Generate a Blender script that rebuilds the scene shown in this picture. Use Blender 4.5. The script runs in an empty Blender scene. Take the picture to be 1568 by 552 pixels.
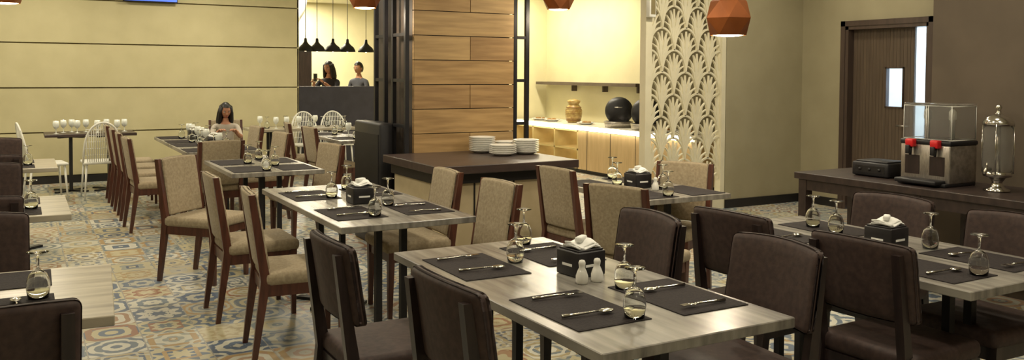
import bpy, bmesh, math, random
from mathutils import Vector, Matrix
random.seed(7)
sc=bpy.context.scene
D=bpy.data
def lin(c):
    o=[]
    for x in c[:3]:
        x=x/255.0
        o.append(x/12.92 if x<=0.04045 else ((x+0.055)/1.055)**2.4)
    return (o[0],o[1],o[2],1.0)
# ---------------------------------------------------------------- materials
def base(name):
    m=D.materials.new(name); m.use_nodes=True
    nt=m.node_tree
    return m,nt,nt.nodes,nt.links,nt.nodes["Principled BSDF"]
def pmat(name,c1,c2=None,scale=6,stretch=(1,1,1),rough=.5,metal=0,bump=0,detail=4,coat=0,lo=.35,hi=.65,sheen=0,spec=.5,trans=0,ior=1.5):
    m,nt,N,L,b=base(name)
    if c2 is None: c2=tuple(int(x*.88) for x in c1)
    tc=N.new('ShaderNodeTexCoord'); mp=N.new('ShaderNodeMapping'); mp.inputs['Scale'].default_value=stretch
    nz=N.new('ShaderNodeTexNoise'); nz.inputs['Scale'].default_value=scale; nz.inputs['Detail'].default_value=detail
    L.new(tc.outputs['Object'],mp.inputs[0]); L.new(mp.outputs[0],nz.inputs['Vector'])
    r=N.new('ShaderNodeValToRGB'); r.color_ramp.elements[0].position=lo; r.color_ramp.elements[1].position=hi
    r.color_ramp.elements[0].color=lin(c1); r.color_ramp.elements[1].color=lin(c2)
    L.new(nz.outputs[0],r.inputs[0]); L.new(r.outputs[0],b.inputs['Base Color'])
    b.inputs['Roughness'].default_value=rough; b.inputs['Metallic'].default_value=metal
    b.inputs['Coat Weight'].default_value=coat; b.inputs['Sheen Weight'].default_value=sheen
    b.inputs['Specular IOR Level'].default_value=spec; b.inputs['Transmission Weight'].default_value=trans
    b.inputs['IOR'].default_value=ior
    if bump:
        bp=N.new('ShaderNodeBump'); bp.inputs['Strength'].default_value=bump; bp.inputs['Distance'].default_value=.01
        L.new(nz.outputs[0],bp.inputs['Height']); L.new(bp.outputs[0],b.inputs['Normal'])
    return m
def emat(name,col,strength):
    m,nt,N,L,b=base(name)
    b.inputs['Base Color'].default_value=lin(col)
    b.inputs['Emission Color'].default_value=lin(col); b.inputs['Emission Strength'].default_value=strength
    return m
def glassmat(name,col=(250,252,252),rough=.02,ior=1.45):
    m,nt,N,L,b=base(name)
    b.inputs['Base Color'].default_value=lin(col); b.inputs['Transmission Weight'].default_value=1
    b.inputs['Roughness'].default_value=rough; b.inputs['IOR'].default_value=ior
    return m

M_wood=pmat('chair_wood',(96,56,42),(70,40,30),scale=9,stretch=(4,4,.5),rough=.35,coat=.15)
M_woodD=pmat('dark_wood',(50,38,36),(34,26,26),scale=9,stretch=(4,4,.5),rough=.35,coat=.1)
M_fab=pmat('beige_fabric',(172,158,132),(152,138,114),scale=60,rough=.9,bump=.2,sheen=.1,spec=.2)
M_fabD=pmat('brown_leather',(72,56,51),(58,45,42),scale=40,rough=.6,bump=.1,spec=.35)
M_top=pmat('table_laminate',(160,156,146),(100,95,90),scale=3.2,stretch=(7,.7,2),rough=.27,detail=8,lo=.3,hi=.72)
M_topx=pmat('table_laminate_x',(190,182,162),(138,130,114),scale=3.2,stretch=(.7,7,2),rough=.3,detail=8,lo=.3,hi=.72)
M_black=pmat('black_metal',(32,31,34),(24,23,26),rough=.45,metal=.1)
M_mat=pmat('placemat_vinyl',(46,39,38),(34,29,30),scale=120,rough=.75,bump=.2,spec=.2)
M_white=pmat('white_ceramic',(240,238,230),(230,228,220),rough=.15,coat=.5)
M_paper=pmat('paper_napkin',(242,242,238),(226,226,220),scale=14,rough=.9)
M_silver=pmat('silver',(224,222,216),(200,198,192),rough=.16,metal=1)
M_steel=pmat('brushed_steel',(190,184,176),(160,154,146),scale=30,stretch=(1,8,1),rough=.34,metal=.85)
M_glass=glassmat('clear_glass')
M_acryl=pmat('clear_acrylic',(240,240,238),(234,234,232),rough=.04,trans=.93,spec=.7,ior=1.12)
M_copper=pmat('copper',(170,98,50),(138,78,38),scale=4,rough=.36,metal=.45)
M_bulb=emat('bulb_glow',(255,224,170),10)
M_bulbW=emat('added_downlight_glow',(255,232,195),12)
M_red=pmat('red_plastic',(210,34,38),(180,26,30),rough=.3)
M_wpl=pmat('white_plastic',(236,236,228),(222,222,214),rough=.4)
M_skin=pmat('skin',(190,140,110),(176,124,96),rough=.55)
M_hair=pmat('black_hair',(22,17,16),(12,10,10),scale=40,stretch=(4,4,.3),rough=.45)
M_eye=pmat('eye_white',(230,226,220),(220,216,210),rough=.2)
M_lip=pmat('lips',(150,80,72),(140,70,64),rough=.4)
M_shirtW=pmat('white_cotton',(190,182,170),(174,166,154),rough=.9)
M_shirtG=pmat('grey_cotton',(96,98,108),(82,84,94),rough=.9)
M_shirtK=pmat('black_cotton',(40,38,44),(32,30,36),rough=.9)
M_denim=pmat('dark_denim',(40,44,60),(30,34,48),rough=.9)
# ---------------------------------------------------------------- mesh builder
class MB:
    def __init__(s): s.v=[];s.f=[];s.m=[];s.s=[]
    def add(s,vs,fs,mat=0,smooth=False,M=None):
        o=len(s.v)
        for v in vs:
            v=Vector(v)
            if M is not None: v=M@v
            s.v.append(v)
        for f in fs: s.f.append([i+o for i in f]); s.m.append(mat); s.s.append(smooth)
    def addbm(s,bm,mat=0,smooth=False,M=None):
        bm.verts.index_update()
        s.add([v.co.copy() for v in bm.verts],[[v.index for v in f.verts] for f in bm.faces],mat,smooth,M); bm.free()
    def box(s,x0,x1,y0,y1,z0,z1,mat=0,M=None):
        vs=[(x0,y0,z0),(x1,y0,z0),(x1,y1,z0),(x0,y1,z0),(x0,y0,z1),(x1,y0,z1),(x1,y1,z1),(x0,y1,z1)]
        s.add(vs,[(0,3,2,1),(4,5,6,7),(0,1,5,4),(1,2,6,5),(2,3,7,6),(3,0,4,7)],mat,False,M)
    def taper(s,p0,s0,p1,s1,mat=0):
        vs=[]
        for p,q in((p0,s0),(p1,s1)):
            for a,b in((-1,-1),(1,-1),(1,1),(-1,1)): vs.append((p[0]+a*q[0]/2,p[1]+b*q[1]/2,p[2]))
        s.add(vs,[(0,3,2,1),(4,5,6,7),(0,1,5,4),(1,2,6,5),(2,3,7,6),(3,0,4,7)],mat)
    def rbox(s,c,sz,r,mat=0,seg=2,fn=None,cuts=0,smooth=True,M=None):
        bm=bmesh.new(); bmesh.ops.create_cube(bm,size=1)
        for v in bm.verts: v.co=Vector((v.co.x*sz[0],v.co.y*sz[1],v.co.z*sz[2]))
        if cuts: bmesh.ops.subdivide_edges(bm,edges=bm.edges[:],cuts=cuts,use_grid_fill=True)
        bm.normal_update()
        ed=[e for e in bm.edges if len(e.link_faces)==2 and e.calc_face_angle(0)>.5]
        bmesh.ops.bevel(bm,geom=ed,offset=r,segments=seg,affect='EDGES',profile=.5)
        for v in bm.verts:
            p=v.co.copy()
            if fn: p=Vector(fn(p))
            v.co=p+Vector(c)
        s.addbm(bm,mat,smooth,M)
    def lathe(s,prof,c=(0,0,0),mat=0,seg=20,M=None,smooth=True,closed=False):
        vs=[];fs=[];n=len(prof)
        for r,z in prof:
            for i in range(seg):
                a=2*math.pi*i/seg; vs.append((c[0]+r*math.cos(a),c[1]+r*math.sin(a),c[2]+z))
        rng=n if closed else n-1
        for j in range(rng):
            k=(j+1)%n
            for i in range(seg):
                i2=(i+1)%seg; fs.append((j*seg+i,j*seg+i2,k*seg+i2,k*seg+i))
        if not closed:
            if prof[0][0]>1e-5: fs.append(tuple(reversed(range(seg))))
            if prof[-1][0]>1e-5: fs.append(tuple((n-1)*seg+i for i in range(seg)))
        s.add(vs,fs,mat,smooth,M)
    def tube(s,pts,rad,mat=0,seg=8,smooth=True,M=None,closed=False):
        pts=[Vector(p) for p in pts]; n=len(pts)
        if not hasattr(rad,'__len__'): rad=[rad]*n
        vs=[];fs=[];prev=None
        for i,p in enumerate(pts):
            if closed: t=(pts[(i+1)%n]-pts[i-1]).normalized()
            else: t=(pts[min(i+1,n-1)]-pts[max(i-1,0)]).normalized()
            if prev is None:
                up=Vector((0,0,1)) if abs(t.z)<.9 else Vector((1,0,0))
                a=t.cross(up).normalized()
            else:
                a=(prev-t*prev.dot(t)).normalized()
            prev=a; b=t.cross(a)
            for k in range(seg):
                an=2*math.pi*k/seg; vs.append(p+a*math.cos(an)*rad[i]+b*math.sin(an)*rad[i])
        for j in range(n if closed else n-1):
            q=(j+1)%n
            for k in range(seg):
                k2=(k+1)%seg; fs.append((j*seg+k,j*seg+k2,q*seg+k2,q*seg+k))
        if not closed:
            fs.append(tuple(reversed(range(seg)))); fs.append(tuple((n-1)*seg+k for k in range(seg)))
        s.add(vs,fs,mat,smooth,M)
    def ball(s,c,r,mat=0,M=None,fn=None,seg=14):
        bm=bmesh.new(); bmesh.ops.create_uvsphere(bm,u_segments=seg,v_segments=max(8,seg*2//3),radius=1)
        if not hasattr(r,'__len__'): r=(r,r,r)
        for v in bm.verts:
            p=Vector((v.co.x*r[0],v.co.y*r[1],v.co.z*r[2]))
            if fn: p=Vector(fn(p))
            v.co=p+Vector(c)
        s.addbm(bm,mat,True,M)
    def mesh(s,name,mats):
        me=D.meshes.new(name); me.from_pydata([tuple(v) for v in s.v],[],s.f)
        for m in mats: me.materials.append(m)
        me.polygons.foreach_set('material_index',s.m); me.polygons.foreach_set('use_smooth',s.s)
        me.update()
        bm=bmesh.new(); bm.from_mesh(me); bmesh.ops.recalc_face_normals(bm,faces=bm.faces); bm.to_mesh(me); bm.free()
        return me
    def obj(s,name,mats,loc=(0,0,0),rz=0): return place(name,s.mesh(name,mats),loc,rz)
def place(name,me,loc=(0,0,0),rz=0,rot=None):
    o=D.objects.new(name,me); o.location=loc
    o.rotation_euler=rot if rot else (0,0,rz)
    sc.collection.objects.link(o); return o

# ---------------------------------------------------------------- camera
cam_d=D.cameras.new('camera'); cam=D.objects.new('camera',cam_d); sc.collection.objects.link(cam); sc.camera=cam
cam_d.sensor_width=36; cam_d.lens=30.3
pitch=2.0; roll=0.35
cam_d.shift_y=-(164-1320*math.tan(math.radians(pitch)))/1568
cam.matrix_world=Matrix.Translation((0,0,1.55))@Matrix.Rotation(math.radians(-29.7),4,'Z')@Matrix.Rotation(math.radians(90-pitch),4,'X')@Matrix.Rotation(math.radians(roll),4,'Z')
cam_d.clip_start=.05; cam_d.clip_end=100

# ---------------------------------------------------------------- floor material
def floor_mat():
    m,nt,N,L,b=base('patchwork_tile')
    def mt(op,a,bb=None,c=None):
        n=N.new('ShaderNodeMath'); n.operation=op
        for i,x in enumerate((a,bb,c)):
            if x is None: continue
            if isinstance(x,(int,float)): n.inputs[i].default_value=x
            else: L.new(x,n.inputs[i])
        return n.outputs[0]
    g=N.new('ShaderNodeNewGeometry'); sp=N.new('ShaderNodeSeparateXYZ'); L.new(g.outputs['Position'],sp.inputs[0])
    T=.30
    def uv(ax): 
        s=mt('DIVIDE',sp.outputs[ax],T); fl=mt('FLOOR',s); return mt('SUBTRACT',mt('SUBTRACT',s,fl),.5),fl
    u,fu=uv(0); v,fv=uv(1)
    cb=N.new('ShaderNodeCombineXYZ'); L.new(fu,cb.inputs[0]); L.new(fv,cb.inputs[1])
    wn=N.new('ShaderNodeTexWhiteNoise'); wn.noise_dimensions='3D'; L.new(cb.outputs[0],wn.inputs['Vector'])
    cb2=N.new('ShaderNodeCombineXYZ'); L.new(fv,cb2.inputs[0]); L.new(fu,cb2.inputs[1]); cb2.inputs[2].default_value=5.3
    wn2=N.new('ShaderNodeTexWhiteNoise'); L.new(cb2.outputs[0],wn2.inputs['Vector'])
    s1=N.new('ShaderNodeSeparateColor'); L.new(wn.outputs['Color'],s1.inputs[0])
    s2=N.new('ShaderNodeSeparateColor'); L.new(wn2.outputs['Color'],s2.inputs[0])
    R1,R2,R3=s1.outputs; R4,R5,R6=s2.outputs
    au=mt('ABSOLUTE',u); av=mt('ABSOLUTE',v)
    r=mt('SQRT',mt('ADD',mt('MULTIPLY',u,u),mt('MULTIPLY',v,v)))
    dia=mt('ADD',au,av); mx=mt('MAXIMUM',au,av)
    th=mt('ARCTAN2',u,v)
    pet=mt('COSINE',mt('MULTIPLY',th,8)); pet4=mt('COSINE',mt('MULTIPLY',th,4))
    met=mt('ADD',mt('MULTIPLY',dia,mt('GREATER_THAN',R4,.4)),mt('MULTIPLY',r,mt('LESS_THAN',R4,.4)))
    met=mt('ADD',met,mt('MULTIPLY',mt('MULTIPLY',pet,r),mt('MULTIPLY',R5,.28)))
    met=mt('ADD',met,mt('MULTIPLY',mt('MULTIPLY',pet4,r),mt('MULTIPLY',R6,.25)))
    wv=mt('SINE',mt('ADD',mt('MULTIPLY',met,mt('ADD',14,mt('MULTIPLY',R3,14))),mt('MULTIPLY',R1,6)))
    m1=mt('GREATER_THAN',wv,.2)
    wv2=mt('SINE',mt('ADD',mt('MULTIPLY',mx,mt('ADD',12,mt('MULTIPLY',R5,14))),mt('MULTIPLY',R2,6)))
    m2=mt('MULTIPLY',mt('GREATER_THAN',wv2,.55),mt('GREATER_THAN',wv,-.5))
    def ramp(fac,cols):
        q=N.new('ShaderNodeValToRGB'); q.color_ramp.interpolation='CONSTANT'
        e=q.color_ramp.elements
        while len(e)<len(cols): e.new(.5)
        for i,c in enumerate(cols): e[i].position=i/len(cols); e[i].color=lin(c)
        L.new(fac,q.inputs[0]); return q.outputs[0]
    cream=ramp(R6,[(196,194,178),(184,182,166),(204,202,188),(176,174,158),(190,182,150)])
    cA=ramp(R1,[(104,118,134),(172,158,122),(128,136,142),(164,134,106),(96,112,132),(150,156,150),(116,130,134)])
    cB=ramp(R2,[(90,104,124),(170,144,102),(152,114,90),(114,126,134),(186,176,144),(96,112,130)])
    def mix(f,a,bb):
        q=N.new('ShaderNodeMix'); q.data_type='RGBA'; L.new(f,q.inputs[0])
        L.new(a,q.inputs[6]); L.new(bb,q.inputs[7]); return q.outputs[2]
    col=mix(m1,cream,cA); col=mix(m2,col,cB)
    gr=mt('GREATER_THAN',mx,.488)
    gc=N.new('ShaderNodeRGB'); gc.outputs[0].default_value=lin((158,155,146))
    col=mix(gr,col,gc.outputs[0])
    L.new(col,b.inputs['Base Color']); b.inputs['Roughness'].default_value=.38
    return m
M_floor=floor_mat()
M_wallA=pmat('panel_wall_paint',(198,190,152),(190,182,144),scale=3,rough=.75,spec=.2)
M_groove=pmat('panel_groove',(136,124,88),(126,114,80),rough=.8)
M_wallC=pmat('cream_wall_paint',(216,208,168),(210,202,162),scale=3,rough=.7)
M_wallO=pmat('olive_wall_paint',(158,150,122),(152,144,116),scale=3,rough=.7)
M_wallShade=pmat('painted_shade_wall',(98,90,66),(92,84,60),scale=3,rough=.8,spec=.2)  # wall colour darkened to stand in for dim light behind the lattice
M_wallB=pmat('brown_wall_paint',(104,93,80),(96,86,74),scale=3,rough=.7,spec=.2)
M_ceil=pmat('ceiling_paint',(230,225,205),(224,219,199),rough=.8)
M_base=pmat('baseboard_black',(30,28,28),(24,22,22),rough=.4)

# ---------------------------------------------------------------- room shell
def slab(name,x0,x1,y0,y1,z0,z1,mat):
    b=MB(); b.box(-(x1-x0)/2,(x1-x0)/2,-(y1-y0)/2,(y1-y0)/2,-(z1-z0)/2,(z1-z0)/2)
    return b.obj(name,[mat],((x0+x1)/2,(y0+y1)/2,(z0+z1)/2))
H=3.1
slab('floor',-4.2,11.0,-2.6,20.2,-.1,0,M_floor)
slab('ceiling',-4.2,11.0,-2.6,20.2,H,H+.1,M_ceil)
b=MB(); b.box(-4,3.76,13.34,13.5,0,H,1)
zs=[0.10,.70,1.31,1.92,2.53,H]
for i in range(5): b.box(-4,3.76,13.3,13.35,zs[i]+(.009),zs[i+1]-.009,0)
b.box(3.74,3.765,13.3,13.5,0,H,0)
b.obj('wall_back',[M_wallA,M_groove])
slab('baseboard_back',-4,3.76,13.275,13.3,0,.10,M_base)
slab('wall_left',-4.15,-4,-2.5,13.5,0,H,M_wallA)
slab('wall_front',-4,6.1,-2.5,-2.35,0,H,M_wallO)
slab('wall_partition_low',3.77,5.6,13.3,13.45,0,1.32,pmat('dark_panel',(52,50,58),(42,41,48),rough=.5))
slab('wall_back_kitchen',5.6,8.3,13.3,13.45,0,H,M_wallC)
slab('wall_right_buffet',8.3,8.45,10.35,13.45,0,H,M_wallC)
slab('wall_right_painted_shade',8.3,8.45,7.56,10.35,0,H,M_wallShade)  # continues the buffet wall; shade is painted into its colour
slab('wall_screen',7.06,8.45,7.4,7.55,0,H,M_wallO)
slab('baseboard_screen',7.06,8.27,7.38,7.4,0,.10,M_base)
b=MB(); b.box(8.3,8.45,6.76,7.4,0,H); b.box(8.3,8.45,4.1,5.67,0,H); b.box(8.3,8.45,5.67,6.76,2.12,H)
b.obj('wall_right',[M_wallO])
slab('baseboard_right',8.275,8.3,6.83,7.38,0,.10,M_base)
slab('wall_right_brown',6.0,6.15,-2.5,4.1,0,H,M_wallB)
slab('wall_return_brown',6.15,8.45,3.98,4.1,0,H,M_wallB)
M_blue=pmat('corridor_paint',(222,232,242),(214,226,236),rough=.7)
b=MB(); b.box(9.9,10,4.6,7.8,0,H); b.box(8.45,9.9,4.5,4.6,0,H); b.box(8.45,9.9,7.8,7.9,0,H)
b.obj('wall_corridor',[M_blue])
slab('wall_far_back',2.0,9.0,19.0,19.15,0,H,M_wallC)
slab('wall_far_left',2.0,2.15,13.5,19,0,H,M_wallC)
slab('wall_far_right',8.9,9.05,13.45,19,0,H,M_wallC)
# round column and cabinet in the far room
b=MB(); b.lathe([(.16,0),(.16,2.5),(.22,2.6),(.30,2.75),(.34,H-.002)],seg=32)
b.obj('round_pillar',[M_wpl],(4.50,16.5,0))
b=MB(); b.box(4.45,5.22,17.5,18,0,1.98,0); b.box(4.47,4.82,17.48,17.5,.1,1.95,1); b.box(4.85,5.20,17.48,17.5,.1,1.95,1)
b.tube([(4.79,17.46,1.0),(4.79,17.46,1.2)],.01,1); b.tube([(4.88,17.46,1.0),(4.88,17.46,1.2)],.01,1)
b.obj('storage_cabinet',[M_black,M_woodD])

M_frame=pmat('door_frame_wood',(80,66,58),(68,56,50),stretch=(3,3,.4),rough=.4)
M_door=pmat('door_wood',(92,78,64),(80,67,55),scale=8,stretch=(5,5,.3),rough=.5)
b=MB(); b.box(8.26,8.47,6.70,6.76,0,2.12); b.box(8.26,8.47,5.67,5.72,0,2.12); b.box(8.26,8.47,5.67,6.76,2.07,2.13)
b.box(8.25,8.28,6.74,6.80,0,2.17); b.box(8.25,8.28,5.61,5.69,0,2.17); b.box(8.25,8.28,5.61,6.80,2.11,2.17)
b.obj('trim_door',[M_frame])
b=MB()
b.box(8.36,8.39,5.92,6.70,0.01,1.20); b.box(8.36,8.39,5.92,6.70,1.63,2.07)
b.box(8.36,8.39,5.92,6.05,1.20,1.63); b.box(8.36,8.39,6.26,6.70,1.20,1.63)
n=18
for i in range(n):
    ya=5.925+i*.77/n; yb=ya+.77/n-.005
    if yb<6.04 or ya>6.27: b.box(8.357,8.362,ya,yb,.02,2.06)
    else: b.box(8.357,8.362,ya,yb,.02,1.19); b.box(8.357,8.362,ya,yb,1.64,2.06)
b.box(8.345,8.40,6.04,6.055,1.19,1.64,1); b.box(8.345,8.40,6.255,6.27,1.19,1.64,1)
b.box(8.345,8.40,6.04,6.27,1.19,1.205,1); b.box(8.345,8.40,6.04,6.27,1.625,1.64,1)
b.box(8.372,8.376,6.05,6.26,1.2,1.63,2)
b.tube([(8.35,5.97,1.0),(8.30,5.97,1.0),(8.30,6.08,1.0)],.01,3)
b.obj('door_1',[M_door,M_frame,glassmat('door_glass',(240,246,255),.0,1.05),M_steel])

# ---------------------------------------------------------------- column
M_p=[pmat('plank_a',(186,152,102),(156,124,80),scale=3,stretch=(.8,3,9),rough=.5,detail=8),
     pmat('plank_b',(174,140,94),(146,114,74),scale=3.3,stretch=(.8,3,9),rough=.5,detail=8),
     pmat('plank_c',(192,160,110),(164,134,90),scale=2.7,stretch=(.8,3,9),rough=.5,detail=8)]
b=MB(); b.box(2.99,3.92,6.93,7.85,0,H,3)
z=-.06;i=0
while z<H-.01:
    z1=min(z+.215,H)
    for (xa,xb) in (((2.96,3.95),) if i%2 else ((2.96,3.50),(3.506,3.95))):
        b.box(xa,xb,6.9,6.94,max(z,0)+.003,z1-.004,random.randrange(3))
    b.box(3.91,3.95,6.945,7.88,max(z,0)+.003,z1-.004,random.randrange(3))
    z=z1;i+=1
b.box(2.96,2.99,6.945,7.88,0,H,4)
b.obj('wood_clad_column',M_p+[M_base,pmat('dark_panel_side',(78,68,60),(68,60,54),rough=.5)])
def ladder(name,x0,y0,x1,y1,zb,step=.40):
    b=MB(); w=.018
    for (x,y) in ((x0,y0),(x1,y1)): b.box(x-w,x+w,y-w,y+w,zb,H)
    z=zb+.28
    while z<H:
        b.box(min(x0,x1)-w*.8,max(x0,x1)+w*.8,min(y0,y1)-w*.8,max(y0,y1)+w*.8,z-w*.8,z+w*.8); z+=step
    b.obj(name,[M_black])
ladder('metal_ladder_frame',2.90,6.93,2.90,7.22,0)
ladder('metal_ladder_frame',2.90,7.42,2.90,7.66,0)
ladder('metal_ladder_frame',3.99,6.95,4.12,6.95,0)
b=MB(); b.rbox((0,0,.55),(.13,.66,1.1),.02,0); b.box(-.07,-.064,-.3,.3,.1,.5,0); b.box(-.07,-.064,-.3,.3,.55,1.0,0)
b.obj('black_service_cabinet',[M_black],(2.79,7.44,0))

# ---------------------------------------------------------------- service counter
M_ctop=pmat('counter_top_wood',(74,60,55),(56,45,42),scale=4,stretch=(1,6,3),rough=.35)
M_cbody=pmat('counter_body',(196,180,146),(182,166,132),rough=.6)
b=MB(); b.rbox((3.29,6.32,.82),(1.26,1.1,.065),.006,0,smooth=False)
b.box(2.74,3.82,5.93,6.80,.10,.70,1); b.box(2.72,3.84,5.89,6.83,.70,.79,2); b.box(2.78,3.78,5.97,6.78,0,.10,2)
for xx in (3.05,3.40): b.box(xx-.006,xx+.006,5.922,5.93,.12,.70,2)
b.obj('service_counter',[M_ctop,M_cbody,M_base])
def stack(n):
    b=MB(); z=0
    for i in range(n):
        b.lathe([(0,z),(.07,z),(.114,z+.022),(.118,z+.028),(.108,z+.026),(.066,z+.008),(0,z+.008)],seg=28); z+=.016
    return b.mesh('plate_stack',[M_white])
ps=[stack(7),stack(5),stack(8)]
for k,(x,y) in enumerate(((3.50,6.66),(3.54,6.36),(3.79,6.40),(3.75,6.66))): place('plate_stack',ps[[2,1,0,1][k]],(x,y,.8535))

# ---------------------------------------------------------------- buffet
M_maple=pmat('buffet_wood',(212,184,138),(200,172,126),scale=6,stretch=(5,5,.5),rough=.5)
M_cub=pmat('cubby_wood',(222,200,140),(210,188,128),rough=.5)
M_led=emat('led_strip',(255,246,222),8)
M_stone=pmat('white_stone',(238,234,220),(228,224,210),rough=.2)
b=MB()
b.box(7.55,8.28,8.5,11.15,.06,.66,0); b.box(7.62,8.28,8.5,13.2,0,.06,1)
b.box(8.2,8.28,11.15,13.2,.06,.66,2)
for yy in (11.15,11.82,12.5,13.17): b.box(7.55,8.2,yy,yy+.03,.06,.66,2)
for zz in (.06,.35,.64): b.box(7.55,8.2,11.15,13.2,zz,zz+.025,2)
b.box(7.5,8.29,8.45,13.22,.70,.74,3); b.box(7.485,7.50,8.46,13.2,.675,.738,4); b.box(7.56,8.28,8.46,13.2,.665,.70,3)
for yy in (11.2,11.87,12.55): 
    for zz in (.335,.625): b.box(8.0,8.02,yy,yy+.6,zz,zz+.012,4)
yy=8.5
while yy<11.1: b.box(7.544,7.55,yy,yy+.004,.06,.66,1); yy+=.6
b.obj('buffet_counter',[M_maple,M_base,M_cub,M_stone,M_led])
b=MB(); b.box(8.05,8.3,10.36,13.25,1.35,1.40,0); 
for yy in (10.5,11.4,12.3): b.box(8.2,8.3,yy,yy+.03,1.25,1.35,0)
b.obj('wall_shelf',[pmat('shelf_wood',(96,84,70),(84,72,60),rough=.5)])
b=MB(); b.lathe([(0,0),(.09,0),(.13,.08),(.14,.2),(.10,.28),(.08,.30),(.10,.33),(.11,.36),(.06,.38),(0,.39)])
for i in range(8): b.lathe([(.12,.03+.03*i),(.148-.006*abs(i-4),.04+.03*i),(.12,.05+.03*i)],mat=1)
b.obj('decorative_jar',[pmat('jar_glaze',(200,176,110),(160,126,70),scale=20,rough=.3),pmat('jar_band',(150,110,60),(120,86,46),rough=.4)],(7.9,11.8,.74))
for yv in (10.5,9.85):
    b=MB(); b.lathe([(0,0),(.20,0),(.21,.05),(.22,.09),(.20,.09),(.19,.02),(0,.02)],mat=1)
    Mx=Matrix.Translation((.17,0,.24))@Matrix.Rotation(math.radians(-82),4,'Y')
    b.lathe([(.215,0),(.21,.05),(.15,.09),(.06,.11),(0,.112)],M=Mx,mat=0,seg=28)
    b.lathe([(.2,.005),(0,.005)],M=Mx,mat=0,seg=28); b.lathe([(.05,.012),(0,.014)],M=Mx,mat=1,seg=16)
    b.tube([(.0,-.05,.30),(-.05,-.05,.30),(-.05,.05,.30),(.0,.05,.30)],.008,1)
    b.tube([(.19,-.05,.05),(.2,-.05,.12)],.01,1)
    b.obj('chafing_dish',[M_black,M_steel],(7.84,yv,.741),math.radians(50))
for k,yv in enumerate((12.7,12.3,11.3,9.3,8.9)):
    b=MB(); b.lathe([(0,0),(.08,0),(.15,.03),(.155,.035),(.14,.034),(.08,.012),(0,.012)])
    for i in range(7): b.ball((random.uniform(-.07,.07),random.uniform(-.07,.07),.03),(.03,.025,.02),1,seg=8)
    b.obj('serving_platter',[M_white,pmat('food_%d'%k,(170,120,50),(120,90,40),scale=30,rough=.6)],(7.8,yv,.741))

# ---------------------------------------------------------------- art-deco lattice screen
M_lat=pmat('screen_lacquer',(222,215,188),(214,207,180),rough=.55)
b=MB()
x0,x1=5.92,7.05; yA,yB=7.42,7.445
b.box(x0-.035,x0+.05,7.40,7.50,0,H); b.box(x1-.06,x1,7.40,7.50,0,H); b.box(x0+.05,x1-.06,7.401,7.50,0,.16); b.box(x0+.05,x1-.06,7.401,7.50,H-.08,H)
xi0,xi1=x0+.05,x1-.06
rc=[0]
def ribbon(pts,w):
    rc[0]+=1; oy=(rc[0]*7%16)*.0013; ya=yA+oy; yb=yB+oy*.9
    if not hasattr(w,'__len__'): w=[w]*len(pts)
    keep=[(p,ww) for p,ww in zip(pts,w) if xi0-.03<=p[0]<=xi1+.03 and p[1]<H-.03]
    n=len(keep); vs=[]
    if n<2: return
    w=[k[1] for k in keep]; pts=[Vector((k[0][0],0,k[0][1])) for k in keep]
    for i,p in enumerate(pts):
        t=(pts[min(i+1,n-1)]-pts[max(i-1,0)]).normalized(); nn=Vector((-t.z,0,t.x))*w[i]/2
        for q in (p+nn,p-nn):
            q.x=min(max(q.x,xi0-.02),xi1+.02)
            vs.append((q.x,ya,q.z)); vs.append((q.x,yb,q.z))
    fs=[]
    for i in range(n-1):
        a=i*4;c=a+4
        fs+=[(a,a+2,c+2,c),(a+1,c+1,c+3,a+3),(a,c,c+1,a+1),(a+2,a+3,c+3,c+2)]
    fs+=[(0,1,3,2),((n-1)*4,(n-1)*4+2,(n-1)*4+3,(n-1)*4+1)]
    b.add(vs,fs,0)
W=(xi1-xi0)/3; R=W/2
A=.245; row=0; z=.10
while z<H:
    off=0 if row%2==0 else W/2
    for c in range(-1,4):
        cx=xi0+W/2+c*W+off
        if cx<xi0-.02 or cx>xi1+.02: continue
        # scallop outline (ends at (+-R,z+A), apex at z+2A); fan springs from (cx,z)
        ribbon([(cx-R*math.cos(math.pi*i/20),z+A+A*math.sin(math.pi*i/20)) for i in range(21)],.020)
        for k in range(-3,4):
            e=k/3.5
            ph=e*math.pi/2*.92
            tx=R*.88*math.sin(ph); tz=A+A*.86*math.cos(ph)
            pts=[];ws=[]
            for i in range(9):
                t=i/8
                px=tx*((1-abs(e))*t**1.4+abs(e)*(1-math.sqrt(max(0,1-t*t))*.999)*1.0)
                pts.append((cx+px,z+.01+(tz-.01)*(t**.95))); ws.append(.007+.034*math.sin(math.pi*min(1,.05+t*.93))**1.5)
            ribbon(pts,ws)
    z+=A; row+=1
b.obj('lattice_screen',[M_lat])
b=MB(); b.rbox((0,0,0),(.09,.07,.24),.01,0); b.box(-.03,.03,-.037,-.034,-.09,.09,1)
b.obj('wall_speaker',[M_wpl,M_groove],(5.92,7.36,2.28))

# ---------------------------------------------------------------- chairs
def chairL(fab,wood):
    b=MB()
    for s in (-1,1):
        b.taper((.205,s*.19,0),(.026,.026),(.20,s*.195,.42),(.042,.042),0)
        b.taper((-.265,s*.20,0),(.028,.026),(-.205,s*.20,.44),(.05,.034),0)
        b.taper((-.205,s*.20,.44),(.05,.034),(-.275,s*.20,.90),(.032,.030),0)
        b.box(-.2,.2,s*.20-.012,s*.20+.012,.355,.42,0)
    b.box(.19,.212,-.19,.19,.355,.42,0); b.box(-.215,-.195,-.19,.19,.355,.42,0)
    b.rbox((.015,0,.448),(.45,.45,.075),.028,1,seg=3)
    b.rbox((-.232,0,.695),(.052,.366,.415),.016,1,seg=3,cuts=3,fn=lambda p:(p.x-.155*p.z-.012*(1-(p.y/.18)**2),p.y,p.z+ (.006*(1-(p.y/.18)**2) if p.z>.15 else 0)))
    return b.mesh('dining_chair',[wood,fab])
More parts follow.
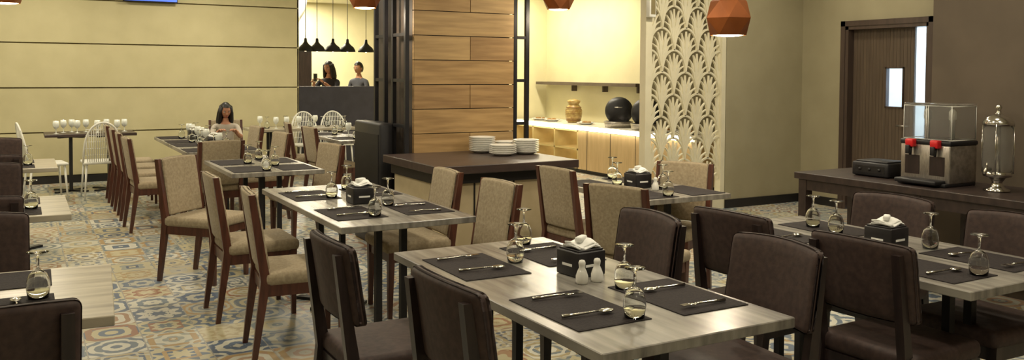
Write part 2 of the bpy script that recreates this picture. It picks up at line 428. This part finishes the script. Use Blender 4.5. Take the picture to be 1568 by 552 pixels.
def chairD(fab,wood):
    b=MB()
    for s in (-1,1):
        b.taper((.205,s*.19,0),(.028,.028),(.20,s*.195,.42),(.044,.044),0)
        b.taper((-.265,s*.19,0),(.03,.03),(-.21,s*.19,.44),(.05,.036),0)
        b.taper((-.21,s*.19,.44),(.05,.036),(-.272,s*.187,.88),(.028,.034),0)
        b.box(-.2,.2,s*.19-.012,s*.19+.012,.355,.42,0)
    b.box(.19,.212,-.19,.19,.355,.42,0); b.box(-.215,-.195,-.19,.19,.355,.42,0)
    b.rbox((.015,0,.452),(.46,.455,.08),.03,1,seg=3)
    b.rbox((-.232,0,.765),(.05,.455,.31),.022,1,seg=3,cuts=4,fn=lambda p:(p.x-.15*p.z+.035*(p.y/.22)**2-.012,p.y,p.z-(.012*(p.y/.22)**2 if p.z>.1 else 0)))
    return b.mesh('dining_chair',[wood,fab])
CL=chairL(M_fab,M_wood); CD=chairD(M_fabD,M_woodD)
def ch(me,bx,y,face,rz=0,name='dining_chair'):
    off=.27
    ang={'+x':0,'-x':math.pi,'+y':math.pi/2,'-y':-math.pi/2}[face]+math.radians(rz)
    if face=='+x': loc=(bx+off,y,0)
    elif face=='-x': loc=(bx-off,y,0)
    elif face=='+y': loc=(bx,y+off,0)
    else: loc=(bx,y-off,0)
    return place(name,me,loc,ang)
# main table
ch(CD,1.11,2.42,'+x',2); ch(CD,1.00,3.22,'+x',0)
ch(CD,2.56,2.37,'-x',-3); ch(CD,2.54,3.12,'-x',-5)
# table two
ch(CL,1.07,4.76,'+x',-6); ch(CL,1.03,5.64,'+x',0); ch(CL,2.50,4.50,'-x',3); ch(CL,2.48,5.22,'-x',-2)
# table three
place('dining_chair',CL,(1.20,6.70,0),math.radians(-48)); ch(CL,2.44,7.5,'-x',12); ch(CL,1.58,8.28,'+y',8)
# table four and five
for yy in (9.1,9.85,10.55,11.25): ch(CL,.88,yy,'+x',random.uniform(-4,4))
ch(CL,2.42,9.15,'-x',8); ch(CL,2.42,10.3,'-x',5)
# right table
ch(CD,2.83,2.98,'+x',4); ch(CD,2.82,2.25,'+x',2)
ch(CD,4.04,2.93,'-x',3); ch(CD,4.00,2.28,'-x',-2)
# centre table
ch(CL,2.96,4.10,'+x',20); ch(CL,3.18,4.98,'+x',3); ch(CL,4.26,4.72,'-x',28)
# back right table
ch(CL,2.93,9.95,'+x',5); ch(CL,2.93,10.85,'+x',-8); ch(CL,4.2,10.3,'-x',5)
# left row dark chairs
for (x,y,f,rz) in ((-.10,2.64,'+y',4),(-.20,4.46,'-y',0),(-.22,5.0,'+y',0),(-.85,2.66,'+y',0),(-.9,4.46,'-y',0),(-.95,5.0,'+y',3),
                   (-.22,6.85,'-y',2),(-.22,7.45,'+y',0),(-.22,9.35,'-y',0),(-.95,6.85,'-y',2),(-.95,7.45,'+y',0)):
    ch(CD,x,y,f,rz)
# white spindle chairs
def chairW():
    b=MB()
    for s in (-1,1):
        b.tube([(.2,s*.2,0),(.17,s*.17,.43)],[.010,.014]); b.tube([(-.22,s*.2,0),(-.17,s*.17,.43)],[.010,.014])
    b.rbox((0,0,.44),(.42,.42,.03),.012)
    def P(yy):
        q=max(0,1-(yy/.21)**2)**.3; return (-.19-.11*q,yy*(1-.05*q),.45+.48*q)
    b.tube([P(.21*math.cos(math.pi*i/20)) for i in range(21)],.012)
    for k in range(-7,8):
        yy=k*.027; t=P(yy); b.tube([(-.19,yy*.85,.45),t],.005,seg=6)
    for zz in (.54,.62,.70,.78,.85):
        q=(zz-.45)/.48; b.tube([(-.19-.11*q,-.19,zz),(-.19-.11*q,.19,zz)],.004,seg=6)
    return b.mesh('white_spindle_chair',[M_wpl])
CW=chairW()
for (x,y,a) in ((.84,11.60,92),(.25,11.62,8),(3.8,12.90,-90),(4.25,12.90,-93)):
    place('white_spindle_chair',CW,(x,y,0),math.radians(a))

# ---------------------------------------------------------------- tables
def table(x0,x1,y0,y1,mat=None,long='y',rz=0):
    b=MB(); cx=(x0+x1)/2;cy=(y0+y1)/2; lx=x1-x0; ly=y1-y0
    b.rbox((0,0,.7325),(lx,ly,.035),.003,0,seg=1,smooth=False)
    hl=(ly if long=='y' else lx)/2
    for s in (-1,1):
        for t in (-1,1):
            px,py=(t*.075,s*(hl-.30)) if long=='y' else (s*(hl-.30),t*.075)
            b.box(px-.018,px+.018,py-.018,py+.018,.02,.715,1)
        px,py=(0,s*(hl-.30)) if long=='y' else (s*(hl-.30),0)
        for a in (45,135):
            Mx=Matrix.Translation((px,py,0))@Matrix.Rotation(math.radians(a),4,'Z')
            b.box(-.25,.25,-.025,.025,.0,.02,1,Mx); b.box(-.2,.2,-.02,.02,.69,.7149,1,Mx)
    return b.obj('dining_table',[mat or (M_top if long=='y' else M_topx),M_black],(cx,cy,0),rz)
def goblet():
    b=MB()
    pr=[(.0,.163),(.034,.163),(.035,.160),(.010,.155),(.005,.148),(.0045,.105),(.012,.098),(.028,.085),(.037,.06),(.038,.035),(.033,.0),
        (.0320,.0),(.0368,.035),(.0358,.059),(.0268,.083),(.010,.095),(0,.097)]
    b.lathe(pr,seg=24); return b.mesh('water_goblet',[M_glass])
GOB=goblet()
def placemat():
    b=MB(); b.rbox((0,0,.0015),(.29,.43,.003),.001,0,seg=1,smooth=False)
    for s in (-1,1): b.box(-.14,.14,s*.205-.002,s*.205+.002,.003,.0034,0)
    return b.mesh('placemat',[M_mat])
PM=placemat()
def spoon():
    b=MB(); b.tube([(-.10,0,.003),(-.05,0,.004),(0,0,.006),(.04,0,.007)],[.006,.005,.0035,.003],seg=6)
    b.ball((.065,0,.006),(.03,.018,.006)); return b.mesh('spoon',[M_silver])
def fork():
    b=MB(); b.tube([(-.10,0,.003),(-.05,0,.004),(0,0,.006),(.035,0,.006)],[.006,.005,.0035,.004],seg=6)
    b.rbox((.045,0,.006),(.03,.022,.003),.001,0,seg=1)
    for k in range(4): b.box(.058,.095,-.0105+k*.006,-.0075+k*.006,.005,.008,0)
    return b.mesh('fork',[M_silver])
SP=spoon();FK=fork()
def nbox():
    b=MB(); b.rbox((0,0,.05),(.14,.14,.10),.006,0); b.rbox((0,0,.103),(.125,.125,.008),.002,0)
    b.box(-.035,.035,-.0715,-.0705,.04,.05,1); b.box(-.0715,-.0705,-.03,.03,.04,.05,1)
    for k,(a,zz) in enumerate(((0,.112),(8,.119),(-6,.126))):
        Mx=Matrix.Translation((0,0,zz))@Matrix.Rotation(math.radians(a),4,'Z')@Matrix.Rotation(math.radians((k-1)*5),4,'X')
        b.rbox((0,0,0),(.115-.008*k,.11-.01*k,.008),.003,1,M=Mx,cuts=3,fn=lambda p:(p.x,p.y,p.z+.008*math.sin(p.x*60)+.005*math.cos(p.y*50)))
    b.rbox((.0,.0,.14),(.07,.03,.022),.007,1,M=Matrix.Rotation(.5,4,'Z'))
    return b.mesh('napkin_box',[pmat('napkin_box_black',(36,33,35),(28,26,28),rough=.4),M_paper])
NB=nbox()
def shaker():
    b=MB(); b.lathe([(0,0),(.021,0),(.024,.01),(.024,.03),(.017,.05),(.011,.062),(.013,.072),(.014,.080),(.010,.089),(0,.092)],seg=18)
    for k in range(4): b.ball((.004*math.cos(k*1.57),.004*math.sin(k*1.57),.0915),.0012,1,seg=6)
    return b.mesh('salt_shaker',[M_white,M_black])
SH=shaker()
Z=.75
def setting(mx,my,side,gob=None,cut=True,ax='y'):
    j=random.uniform
    if ax=='y':
        place('placemat',PM,(mx,my,Z+.0005),math.radians(j(-1,1)))
        if cut:
            rz=0 if side<0 else math.pi
            place('fork',FK,(mx+j(-.02,.02),my-side*.15,Z+.0075),rz+j(-.15,.1)); place('spoon',SP,(mx+j(-.02,.02),my+side*.085,Z+.0075),rz+j(-.15,.1))
        g=gob or (mx-side*.10+j(-.02,.02),my+side*.165)
    else:
        place('placemat',PM,(mx,my,Z+.0005),math.pi/2+math.radians(j(-1,1)))
        if cut:
            rz=math.pi/2 if side<0 else -math.pi/2
            place('fork',FK,(mx+side*.15,my,Z+.0075),rz+j(-.1,.1)); place('spoon',SP,(mx-side*.10,my,Z+.0075),rz+j(-.1,.1))
        g=gob or (mx-side*.165,my-side*.09)
    place('water_goblet',GOB,(g[0],g[1],Z+.0045))
# main
table(1.43,2.21,1.98,3.56)
setting(1.63,2.40,-1,(1.735,2.225)); setting(1.62,3.14,-1,(1.80,3.12)); setting(2.04,2.38,1,(1.935,2.545)); setting(2.03,3.20,1,(2.03,3.44))
place('napkin_box',NB,(1.935,2.83,Z+.001),math.radians(6)); place('salt_shaker',SH,(1.845,2.69,Z+.001)); place('pepper_shaker',SH,(1.915,2.69,Z+.001))
# two
table(1.42,2.20,4.25,5.92)
for (x,y,s) in ((1.61,4.66,-1),(1.61,5.45,-1),(2.02,4.66,1),(2.02,5.45,1)): setting(x,y,s)
place('napkin_box',NB,(1.80,5.02,Z+.001),0)
# three
table(1.42,2.16,6.88,8.05)
for (x,y,s) in ((1.60,7.15,-1),(1.60,7.75,-1),(1.98,7.15,1),(1.98,7.75,1)): setting(x,y,s,cut=False)
place('salt_shaker',SH,(1.79,7.30,Z+.001)); place('pepper_shaker',SH,(1.79,7.38,Z+.001))
# four, five
table(1.40,2.14,8.88,10.03); table(1.40,2.14,10.06,11.20)
for y in (9.12,9.80,10.30,10.95):
    setting(1.56,y,-1,cut=False); setting(1.98,y,1,cut=False)
place('napkin_box',NB,(1.77,9.46,Z+.001),.0); place('napkin_box',NB,(1.77,10.62,Z+.001),.0)
# right
table(3.04,3.84,1.90,3.42)
setting(3.24,2.22,-1,(3.32,2.045)); setting(3.24,3.05,-1,(3.60,3.12),cut=True); setting(3.64,2.22,1,(3.63,2.47)); setting(3.64,3.05,1,(3.56,2.94),cut=False)
place('napkin_box',NB,(3.48,2.59,Z+.001),math.radians(4))
# centre
table(3.40,4.14,4.28,5.35)
for (x,y,s) in ((3.57,4.52,-1),(3.57,5.11,-1),(3.97,4.52,1),(3.97,5.11,1)): setting(x,y,s,cut=False)
place('napkin_box',NB,(3.77,4.815,Z+.001),0); place('salt_shaker',SH,(3.77,4.62,Z+.001))
# back right
table(3.20,3.95,9.6,11.2)
for (x,y,s) in ((3.38,10.0,-1),(3.38,10.8,-1),(3.77,10.0,1),(3.77,10.9,1)): setting(x,y,s,cut=False)
table(2.75,4.25,11.95,12.6,long='x')
for (x,y) in ((3.0,12.2),(3.3,12.35),(3.6,12.15),(3.9,12.3),(4.1,12.1)): place('water_goblet',GOB,(x,y,Z+.001))
table(.25,1.30,12.05,12.70,long='x',mat=M_ctop)
M_frost=pmat('milk_glass',(232,236,228),(220,224,216),rough=.1,coat=.6)
GW=GOB.copy(); GW.materials.clear(); GW.materials.append(M_frost)
for (x,y) in ((.38,12.2),(.47,12.4),(.57,12.5),(.62,12.25),(.73,12.42),(1.18,12.35),(.85,12.22),(.97,12.4),(1.08,12.2)):
    place('water_goblet',GW,(x,y,Z+.001+.163),rot=(math.pi,0,0))
for (x,y) in ((3.1,12.1),(3.45,12.2),(3.75,12.4),(2.95,12.4),(3.25,12.1),(1.77,10.2),(1.77,11.0),(1.77,10.8),(1.77,9.9),(1.77,9.2),(1.77,10.42),(3.57,10.4)):
    place('water_goblet',GW,(x,y,Z+.001+.163),rot=(math.pi,0,0))
# left row (x-long)
for y0,dx,rz in ((3.12,.03,-4),(5.36,-.02,0),(7.98,0,0)):
    table(-1.35+dx,.26+dx,y0,y0+.84,long='x',rz=math.radians(rz))
    for mx in (-.12,-.85):
        setting(mx,y0+.20,-1,None,y0<6,'x'); setting(mx,y0+.63,1,None,False,'x')

# ---------------------------------------------------------------- beverage table & dispensers
b=MB()
b.rbox((5.52,3.66,.775),(.66,2.06,.05),.005,0,smooth=False)
for (x,y) in ((5.24,4.62),(5.80,4.62),(5.24,3.66),(5.80,3.66),(5.24,2.70),(5.80,2.70)): b.box(x-.035,x+.035,y-.035,y+.035,0,.75,0)
b.box(5.21,5.23,2.68,4.64,.67,.75,0); b.box(5.22,5.82,4.63,4.65,.67,.75,0); b.box(5.22,5.82,2.67,2.69,.67,.75,0)
b.box(5.79,5.81,2.68,4.64,.15,.21,0)
b.obj('beverage_side_table',[pmat('side_table_wood',(60,48,44),(44,35,33),scale=4,stretch=(1,6,3),rough=.4)])
def dispenser():
    b=MB()
    b.rbox((0,0,.15),(.30,.37,.26),.01,0); b.rbox((-.02,0,.012),(.34,.36,.024),.005,1)
    b.rbox((-.20,0,.03),(.12,.31,.03),.008,1)
    b.rbox((0,0,.292),(.31,.38,.03),.008,1)
    for s in (-1,1):
        x0,x1,y0,y1=-.13,.14,s*.093-.086,s*.093+.086; z0,z1=.31,.545;t=.004
        b.box(x0,x0+t,y0,y1,z0,z1,2); b.box(x1-t,x1,y0,y1,z0,z1,2); b.box(x0+t,x1-t,y0,y0+t,z0,z1,2); b.box(x0+t,x1-t,y1-t,y1,z0,z1,2); b.box(x0+t,x1-t,y0+t,y1-t,z0,z0+t,2)
        for zz in (z1-.003,z0+.003): b.tube([(x0,y0,zz),(x1,y0,zz),(x1,y1,zz),(x0,y1,zz)],.0035,3,seg=6,closed=True)
        for (xx,yy) in ((x0,y0),(x0,y1),(x1,y0),(x1,y1)): b.tube([(xx,yy,z0),(xx,yy,z1)],.0025,3,seg=6)
        b.rbox(((x0+x1)/2,s*.093,.553),(.28,.178,.012),.005,2)
        b.lathe([(.0,.316),(.016,.316),(.016,.44),(.024,.45),(.024,.50),(.010,.52),(0,.52)],c=(.01,s*.093,0),mat=3,seg=12)
        b.rbox((-.17,s*.093,.285),(.05,.06,.055),.008,4); b.tube([(-.17,s*.093,.26),(-.175,s*.093,.20)],[.012,.009],1)
        b.rbox((-.205,s*.093,.24),(.015,.03,.06),.004,1)
        b.box(-.1525,-.150,s*.093-.055,s*.093+.055,.07,.2,5)
    return b.obj('juice_dispenser',[M_steel,M_black,M_acryl,M_wpl,M_red,M_woodD],(5.52,3.71,.801),0)
dispenser()
b=MB()
b.lathe([(0,0),(.075,0),(.08,.01),(.04,.03),(.03,.06),(.05,.09),(.085,.10),(.085,.13),(.0,.13)],mat=0)
b.lathe([(.08,.13),(.088,.16),(.088,.40),(.08,.43),(.077,.43),(.084,.40),(.084,.16),(.077,.134)],mat=1,closed=True,seg=28)
b.lathe([(.092,.43),(.094,.45),(.07,.48),(.03,.50),(.015,.51),(.012,.53),(.02,.545),(.012,.56),(0,.565)],mat=0)
b.lathe([(0,.13),(.014,.13),(.014,.42),(0,.42)],mat=0,seg=12)
for s in range(4):
    a=s*math.pi/2+.4; b.tube([(.089*math.cos(a),.089*math.sin(a),.12),(.093*math.cos(a),.093*math.sin(a),.28),(.089*math.cos(a),.089*math.sin(a),.44)],.004,0)
b.tube([(-.08,0,.15),(-.13,0,.15),(-.14,0,.12)],[.012,.012,.01],0); b.tube([(-.115,0,.16),(-.115,0,.19)],.006,0)
b.obj('beverage_urn',[M_silver,M_acryl],(5.50,3.28,.801),0)
b=MB(); b.rbox((0,0,.055),(.26,.30,.10),.01,0); b.box(-.132,-.129,-.12,.12,.03,.08,1); b.rbox((0,0,.11),(.22,.26,.012),.004,0)
for s in (-1,1):
    for t in (-1,1): b.box(s*.1-.012,s*.1+.012,t*.12-.012,t*.12+.012,0,.008,0)
for k in range(3): b.lathe([(0,0),(.01,0),(.01,.01),(0,.01)],mat=1,seg=10,M=Matrix.Translation((-.13,-.08+.08*k,.055))@Matrix.Rotation(-math.pi/2,4,'Y'))
b.obj('countertop_warmer',[M_black,M_base],(5.56,4.20,.801),.05)

# ---------------------------------------------------------------- TV
b=MB(); b.rbox((0,0,0),(.72,.05,.44),.008,0); b.box(-.35,.35,-.0265,-.025,-.205,.21,1); b.box(-.1,.1,.02,.06,-.1,.1,0)
b.obj('wall_television',[M_black,emat('tv_screen_glow',(60,90,190),1.8)],(1.62,13.22,2.745))

# ---------------------------------------------------------------- pendants
def geo_pendant(loc,s=1.0,rz=0):
    b=MB(); seg=6
    rings=[(.105,0),(.145,.10),(.105,.20),(.03,.27)]
    for j in range(3):
        r0,z0=rings[j];r1,z1=rings[j+1]
        vs=[];fs=[]
        for i in range(seg):
            a=2*math.pi*(i+(.5 if j%2 else 0))/seg; a2=2*math.pi*(i+(0 if j%2 else .5))/seg
            vs.append((r0*s*math.cos(a),r0*s*math.sin(a),z0*s)); vs.append((r1*s*math.cos(a2),r1*s*math.sin(a2),z1*s))
        for i in range(seg):
            k=(i+1)%seg
            if j%2==0: fs+=[(2*i,2*k,2*i+1),(2*k,2*k+1,2*i+1)]
            else: fs+=[(2*i,2*k+1,2*i+1),(2*i,2*k,2*k+1)]
        b.add(vs,fs,0)
    b.lathe([(.028*s,.265*s),(.028*s,.31*s),(.012*s,.33*s),(0,.33*s)],mat=1,seg=12)
    b.tube([(0,0,.32*s),(0,0,H-loc[2]-.02)],.004,1,seg=6)
    b.lathe([(.05,H-loc[2]-.025),(.05,H-loc[2]-.001)],mat=1,seg=16)
    b.lathe([(0,-.010*s),(.06*s,-.006*s),(.092*s,.002*s),(.092*s,.012*s),(0,.012*s)],mat=2,seg=6,smooth=False); b.tube([(0,0,.02*s),(0,0,.27*s)],.015*s,1)
    o=b.obj('copper_pendant_lamp',[M_copper,M_black,M_bulb],loc,rz)
    l=D.lights.new('pendant_bulb','POINT'); l.energy=13; l.color=(1,.86,.66); l.shadow_soft_size=.05
    lo=D.objects.new('pendant_bulb',l); lo.location=(0,0,-.07); lo.parent=o; sc.collection.objects.link(lo)
geo_pendant((3.94,4.12,1.80),1.08,.3)
geo_pendant((4.34,6.75,2.14),1.05,.1)
geo_pendant((2.62,7.2,2.11),1.05,.2)
geo_pendant((-.1,8.7,2.13),1.05,.2)
for x in (4.22,4.42,4.70,4.96,5.30):
    b=MB(); b.lathe([(.14,0),(.135,.03),(.11,.08),(.06,.12),(.028,.16),(.022,.22),(0,.23)],seg=20)
    b.lathe([(.132,.001),(.128,.03),(.10,.075),(.045,.11),(0,.12)],seg=20)
    b.tube([(0,0,.22),(0,0,H-1.90-.01)],.005,seg=6); b.ball((0,0,.03),.035,1)
    b.lathe([(.04,H-1.90-.02),(.04,H-1.90-.001)],seg=12)
    b.obj('black_dome_pendant_lamp',[M_black,M_bulb],(x,14.5,1.90))

# ---------------------------------------------------------------- added ceiling downlights, no such fixtures in view
def added_downlight(x,y,e,size=.3,col=(1,.90,.70)):
    b=MB(); b.lathe([(.10,0),(.115,-.004),(.12,.0),(.12,.012),(.10,.012)],closed=True,seg=24,mat=0); b.lathe([(0,.004),(.10,.004),(.10,.01),(0,.01)],seg=24,mat=1)
    o=b.obj('added_ceiling_downlight',[M_wpl,M_bulbW],(x,y,H-.013))
    l=D.lights.new('added_downlight','AREA'); l.shape='DISK'; l.size=size; l.energy=e; l.color=col
    lo=D.objects.new('added_downlight_lamp',l); lo.location=(0,0,-.02); lo.parent=o; sc.collection.objects.link(lo)
for (x,y,e) in ((1.8,2.2,20),(0,4.2,22),(1.8,5.2,20),(-1.8,6.5,24),(.3,7.5,23),(1.8,9.3,23),(-.6,10.4,26),(0.2,12.0,27),(2.2,12.0,27),(-2.2,12.0,24),(3.4,11.2,18),
                (4.0,2.0,17),(4.4,5.4,20),(-1.8,1.5,16),(7.4,6.3,12),(1.0,-.6,18),(5.0,9.5,16),(5.0,3.3,14),(5.8,6.0,38),(3.4,.4,15),(3.0,3.8,14)):  # lamps added for room light, some purely as fill for right side and screen
    added_downlight(x,y,e)
for (x,y,e) in ((7.3,11.1,36),(7.3,11.9,36),(7.3,12.7,36),(4.6,15.8,60),(5.8,17.4,90),(3.6,17,50),(5.2,18.3,60)): added_downlight(x,y,e)
added_downlight(9.2,6.0,170,.3,(.82,.91,1))

# ---------------------------------------------------------------- people
def skin_body(verts,edges,radii,tags):
    me=D.meshes.new('tmp'); me.from_pydata(verts,edges,[]); o=D.objects.new('tmp',me); sc.collection.objects.link(o)
    o.modifiers.new('s','SKIN'); 
    for i,sv in enumerate(me.skin_vertices[0].data):
        r=radii[i]; sv.radius=(r if not hasattr(r,'__len__') else r[0], r if not hasattr(r,'__len__') else r[1]); sv.use_root=(i==0)
    ss=o.modifiers.new('u','SUBSURF'); ss.levels=2; ss.render_levels=2
    dg=bpy.context.evaluated_depsgraph_get(); em=D.meshes.new_from_object(o.evaluated_get(dg))
    V=[v.co.copy() for v in em.vertices]; F=[list(p.vertices) for p in em.polygons]
    D.objects.remove(o)
    mi=[]
    for f in F:
        c=sum((V[i] for i in f),Vector())/len(f); best=1e9;bt=0
        for k,(a,bq) in enumerate(edges):
            A=Vector(verts[a]);B=Vector(verts[bq]); t=max(0,min(1,(c-A).dot(B-A)/max((B-A).length_squared,1e-9)))
            d=(c-(A+(B-A)*t)).length
            if d<best: best=d;bt=tags[k]
        mi.append(bt)
    return V,F,mi
def person(name,J,s,facing,head_dir,mats,long_hair=False,loc=(0,0,0),head_pitch=0):
    b=MB()
    names=list(J.keys()); idx={n:i for i,n in enumerate(names)}
    verts=[J[n][0] for n in names]; radii=[J[n][1] for n in names]
    E=[('pelvis','spine',2),('spine','chest',2),('chest','neckb',2),('neckb','neck',0),('neck','headb',0)]
    for q in 'lr':
        E+=[('chest','sh'+q,2),('sh'+q,'el'+q,2),('el'+q,'wr'+q,0),('pelvis','hip'+q,3),('hip'+q,'kn'+q,3),('kn'+q,'an'+q,3),('an'+q,'toe'+q,6)]
    V,F,mi=skin_body(verts,[(idx[a],idx[c]) for a,c,_ in E],radii,[t for _,_,t in E])
    b.v+=V
    for f,m in zip(F,mi): b.f.append(f);b.m.append(m);b.s.append(True)
    hc=Vector(J['headb'][0])+Vector((0,-.012*s,.085*s))
    HM=Matrix.Translation(hc)@Matrix.Rotation(head_dir,4,'Z')@Matrix.Rotation(head_pitch,4,'X')
    def hf(p):
        k=1.0
        if p.z<0: k=1+.38*p.z/(.12*s)
        return (p.x*k,p.y*(1+.15*min(0,p.z)/(.12*s)) ,p.z)
    b.ball((0,0,0),(.076*s,.096*s,.118*s),0,M=HM,fn=hf,seg=20)
    b.ball((0,-.098*s,-.018*s),(.012*s,.018*s,.022*s),0,M=HM,seg=10)
    b.ball((0,-.084*s,-.062*s),(.024*s,.010*s,.008*s),5,M=HM,seg=10)
    for q in(-1,1):
        b.ball((q*.030*s,-.082*s,.008*s),(.014*s,.010*s,.008*s),4,M=HM,seg=10); b.ball((q*.030*s,-.091*s,.008*s),(.006*s,.004*s,.006*s),1,M=HM,seg=8)
        b.ball((q*.030*s,-.087*s,.028*s),(.018*s,.006*s,.004*s),1,M=HM,seg=8)
        b.ball((q*.078*s,.004*s,-.005*s),(.010*s,.020*s,.030*s),0,M=HM,seg=10)
    bm=bmesh.new(); bmesh.ops.create_uvsphere(bm,u_segments=24,v_segments=16,radius=1)
    for v in bm.verts: v.co=Vector((v.co.x*.086*s,v.co.y*.108*s+.008*s,v.co.z*.126*s+.006*s))
    kill=[v for v in bm.verts if (v.co.y<-.03*s and v.co.z<.055*s) or v.co.z<-.085*s or (v.co.y<.0 and v.co.z<-.01*s and not long_hair)]
    bmesh.ops.delete(bm,geom=kill,context='VERTS')
    b.addbm(bm,1,True,HM)
    if long_hair:
        for k in range(13):
            a=math.radians(-28+236*k/12); 
            x=.078*s*math.cos(a);y=.085*s*math.sin(a)
            b.tube([(x*.9,y+.0,.07*s),(x*1.12,y+.01,-.04*s),(x*1.25,y*1.05+.012,-.16*s),(x*1.2,y*1.05+.01,-.27*s)],[.022*s,.030*s,.030*s,.012*s],1,M=HM)
    for q in 'lr':
        w=Vector(J['wr'+q][0]); e=Vector(J['el'+q][0]); d=(w-e).normalized()
        side=d.cross(Vector((0,0,1)) if abs(d.z)<.85 else Vector((0,1,0))).normalized()
        nrm=side.cross(d)
        if nrm.z>0: nrm=-nrm
        R=Matrix((side,d,nrm)).transposed().to_4x4(); HMx=Matrix.Translation(w)@R
        b.rbox((0,.045*s,0),(.075*s,.09*s,.028*s),.012*s,0,M=HMx,seg=3)
        for k,L in enumerate((.068,.078,.074,.058)):
            x=(-.028+k*.0187)*s; L*=s
            b.tube([(x,.08*s,0),(x*1.1,.08*s+L*.45,.006*s),(x*1.15,.08*s+L*.8,.022*s),(x*1.15,.08*s+L*.95,.042*s)],[.0095*s,.0088*s,.008*s,.0055*s],0,M=HMx)
        t=-1 if q=='l' else 1
        b.tube([(t*.03*s,.02*s,.004*s),(t*.055*s,.045*s,.014*s),(t*.058*s,.075*s,.028*s)],[.013*s,.011*s,.007*s],0,M=HMx)
    return b.obj(name,mats,loc,facing)
def standing(arm='down'):
    J={'pelvis':((0,0,.95),(.15,.11)),'spine':((0,0,1.12),(.13,.10)),'chest':((0,0,1.32),(.15,.11)),'neckb':((0,.005,1.43),(.07,.06)),
       'neck':((0,0,1.48),(.052,.052)),'headb':((0,-.005,1.54),(.05,.05))}
    for q,s in (('l',1),('r',-1)):
        J['sh'+q]=((s*.185,0,1.38),(.058,.058))
        if arm=='up':
            J['el'+q]=((s*.24,-.16,1.18),(.042,.042)); J['wr'+q]=((s*.10,-.34,1.36),(.028,.028))
        else:
            J['el'+q]=((s*.25,-.02,1.10),(.042,.042)); J['wr'+q]=((s*.20,-.22,1.02),(.028,.028))
        J['hip'+q]=((s*.10,0,.90),(.09,.09)); J['kn'+q]=((s*.11,-.01,.50),(.06,.06)); J['an'+q]=((s*.11,.02,.09),(.042,.042)); J['toe'+q]=((s*.12,-.14,.04),(.042,.038))
    return J
shoe=M_black
person('standing_woman',standing('up'),1.0,math.radians(-50),0,[M_skin,M_hair,M_shirtK,M_denim,M_eye,M_lip,shoe],True,(4.92,15.4,0),.2)
b=MB(); b.rbox((0,0,0),(.08,.012,.15),.004,0); b.box(-.034,.034,-.0075,-.006,-.065,.065,1)
b.obj('mobile_phone',[M_wpl,M_black],(4.92-.45*math.sin(math.radians(50)),15.4-.45*math.cos(math.radians(50)),1.45),math.radians(-50))
person('standing_man',standing('down'),1.0,math.radians(-60),0,[M_skin,M_hair,M_shirtG,M_denim,M_eye,M_lip,shoe],False,(5.74,16.1,0),.2)
k=.88
J={'pelvis':((0,0,.53),(.115,.095)),'spine':((0,-.01,.65),(.10,.08)),'chest':((0,-.02,.79),(.115,.085)),'neckb':((0,-.02,.87),(.055,.05)),
   'neck':((0,-.025,.91),(.04,.04)),'headb':((0,-.035,.96),(.04,.04))}
for q,s in (('l',1),('r',-1)):
    J['sh'+q]=((s*.14,-.02,.835),(.045,.045)); J['el'+q]=((s*.18,-.17,.70),(.034,.034)); J['wr'+q]=((s*.10,-.36,.785),(.023,.023))
    J['hip'+q]=((s*.08,0,.53),(.08,.075)); J['kn'+q]=((s*.09,-.34,.53),(.052,.052)); J['an'+q]=((s*.09,-.34,.10),(.036,.036)); J['toe'+q]=((s*.09,-.46,.04),(.034,.03))
person('seated_girl',J,k,math.radians(-8),math.radians(8),[M_skin,M_hair,M_shirtW,M_denim,M_eye,M_lip,shoe],True,(2.32,11.62,0),.3)
ch(CL,2.34,11.90,'-y',-8)

# ---------------------------------------------------------------- world / colour
w=D.worlds.new('world'); sc.world=w; w.use_nodes=True
w.node_tree.nodes['Background'].inputs[0].default_value=(1,.9,.75,1); w.node_tree.nodes['Background'].inputs[1].default_value=.05
sc.view_settings.view_transform='Standard'
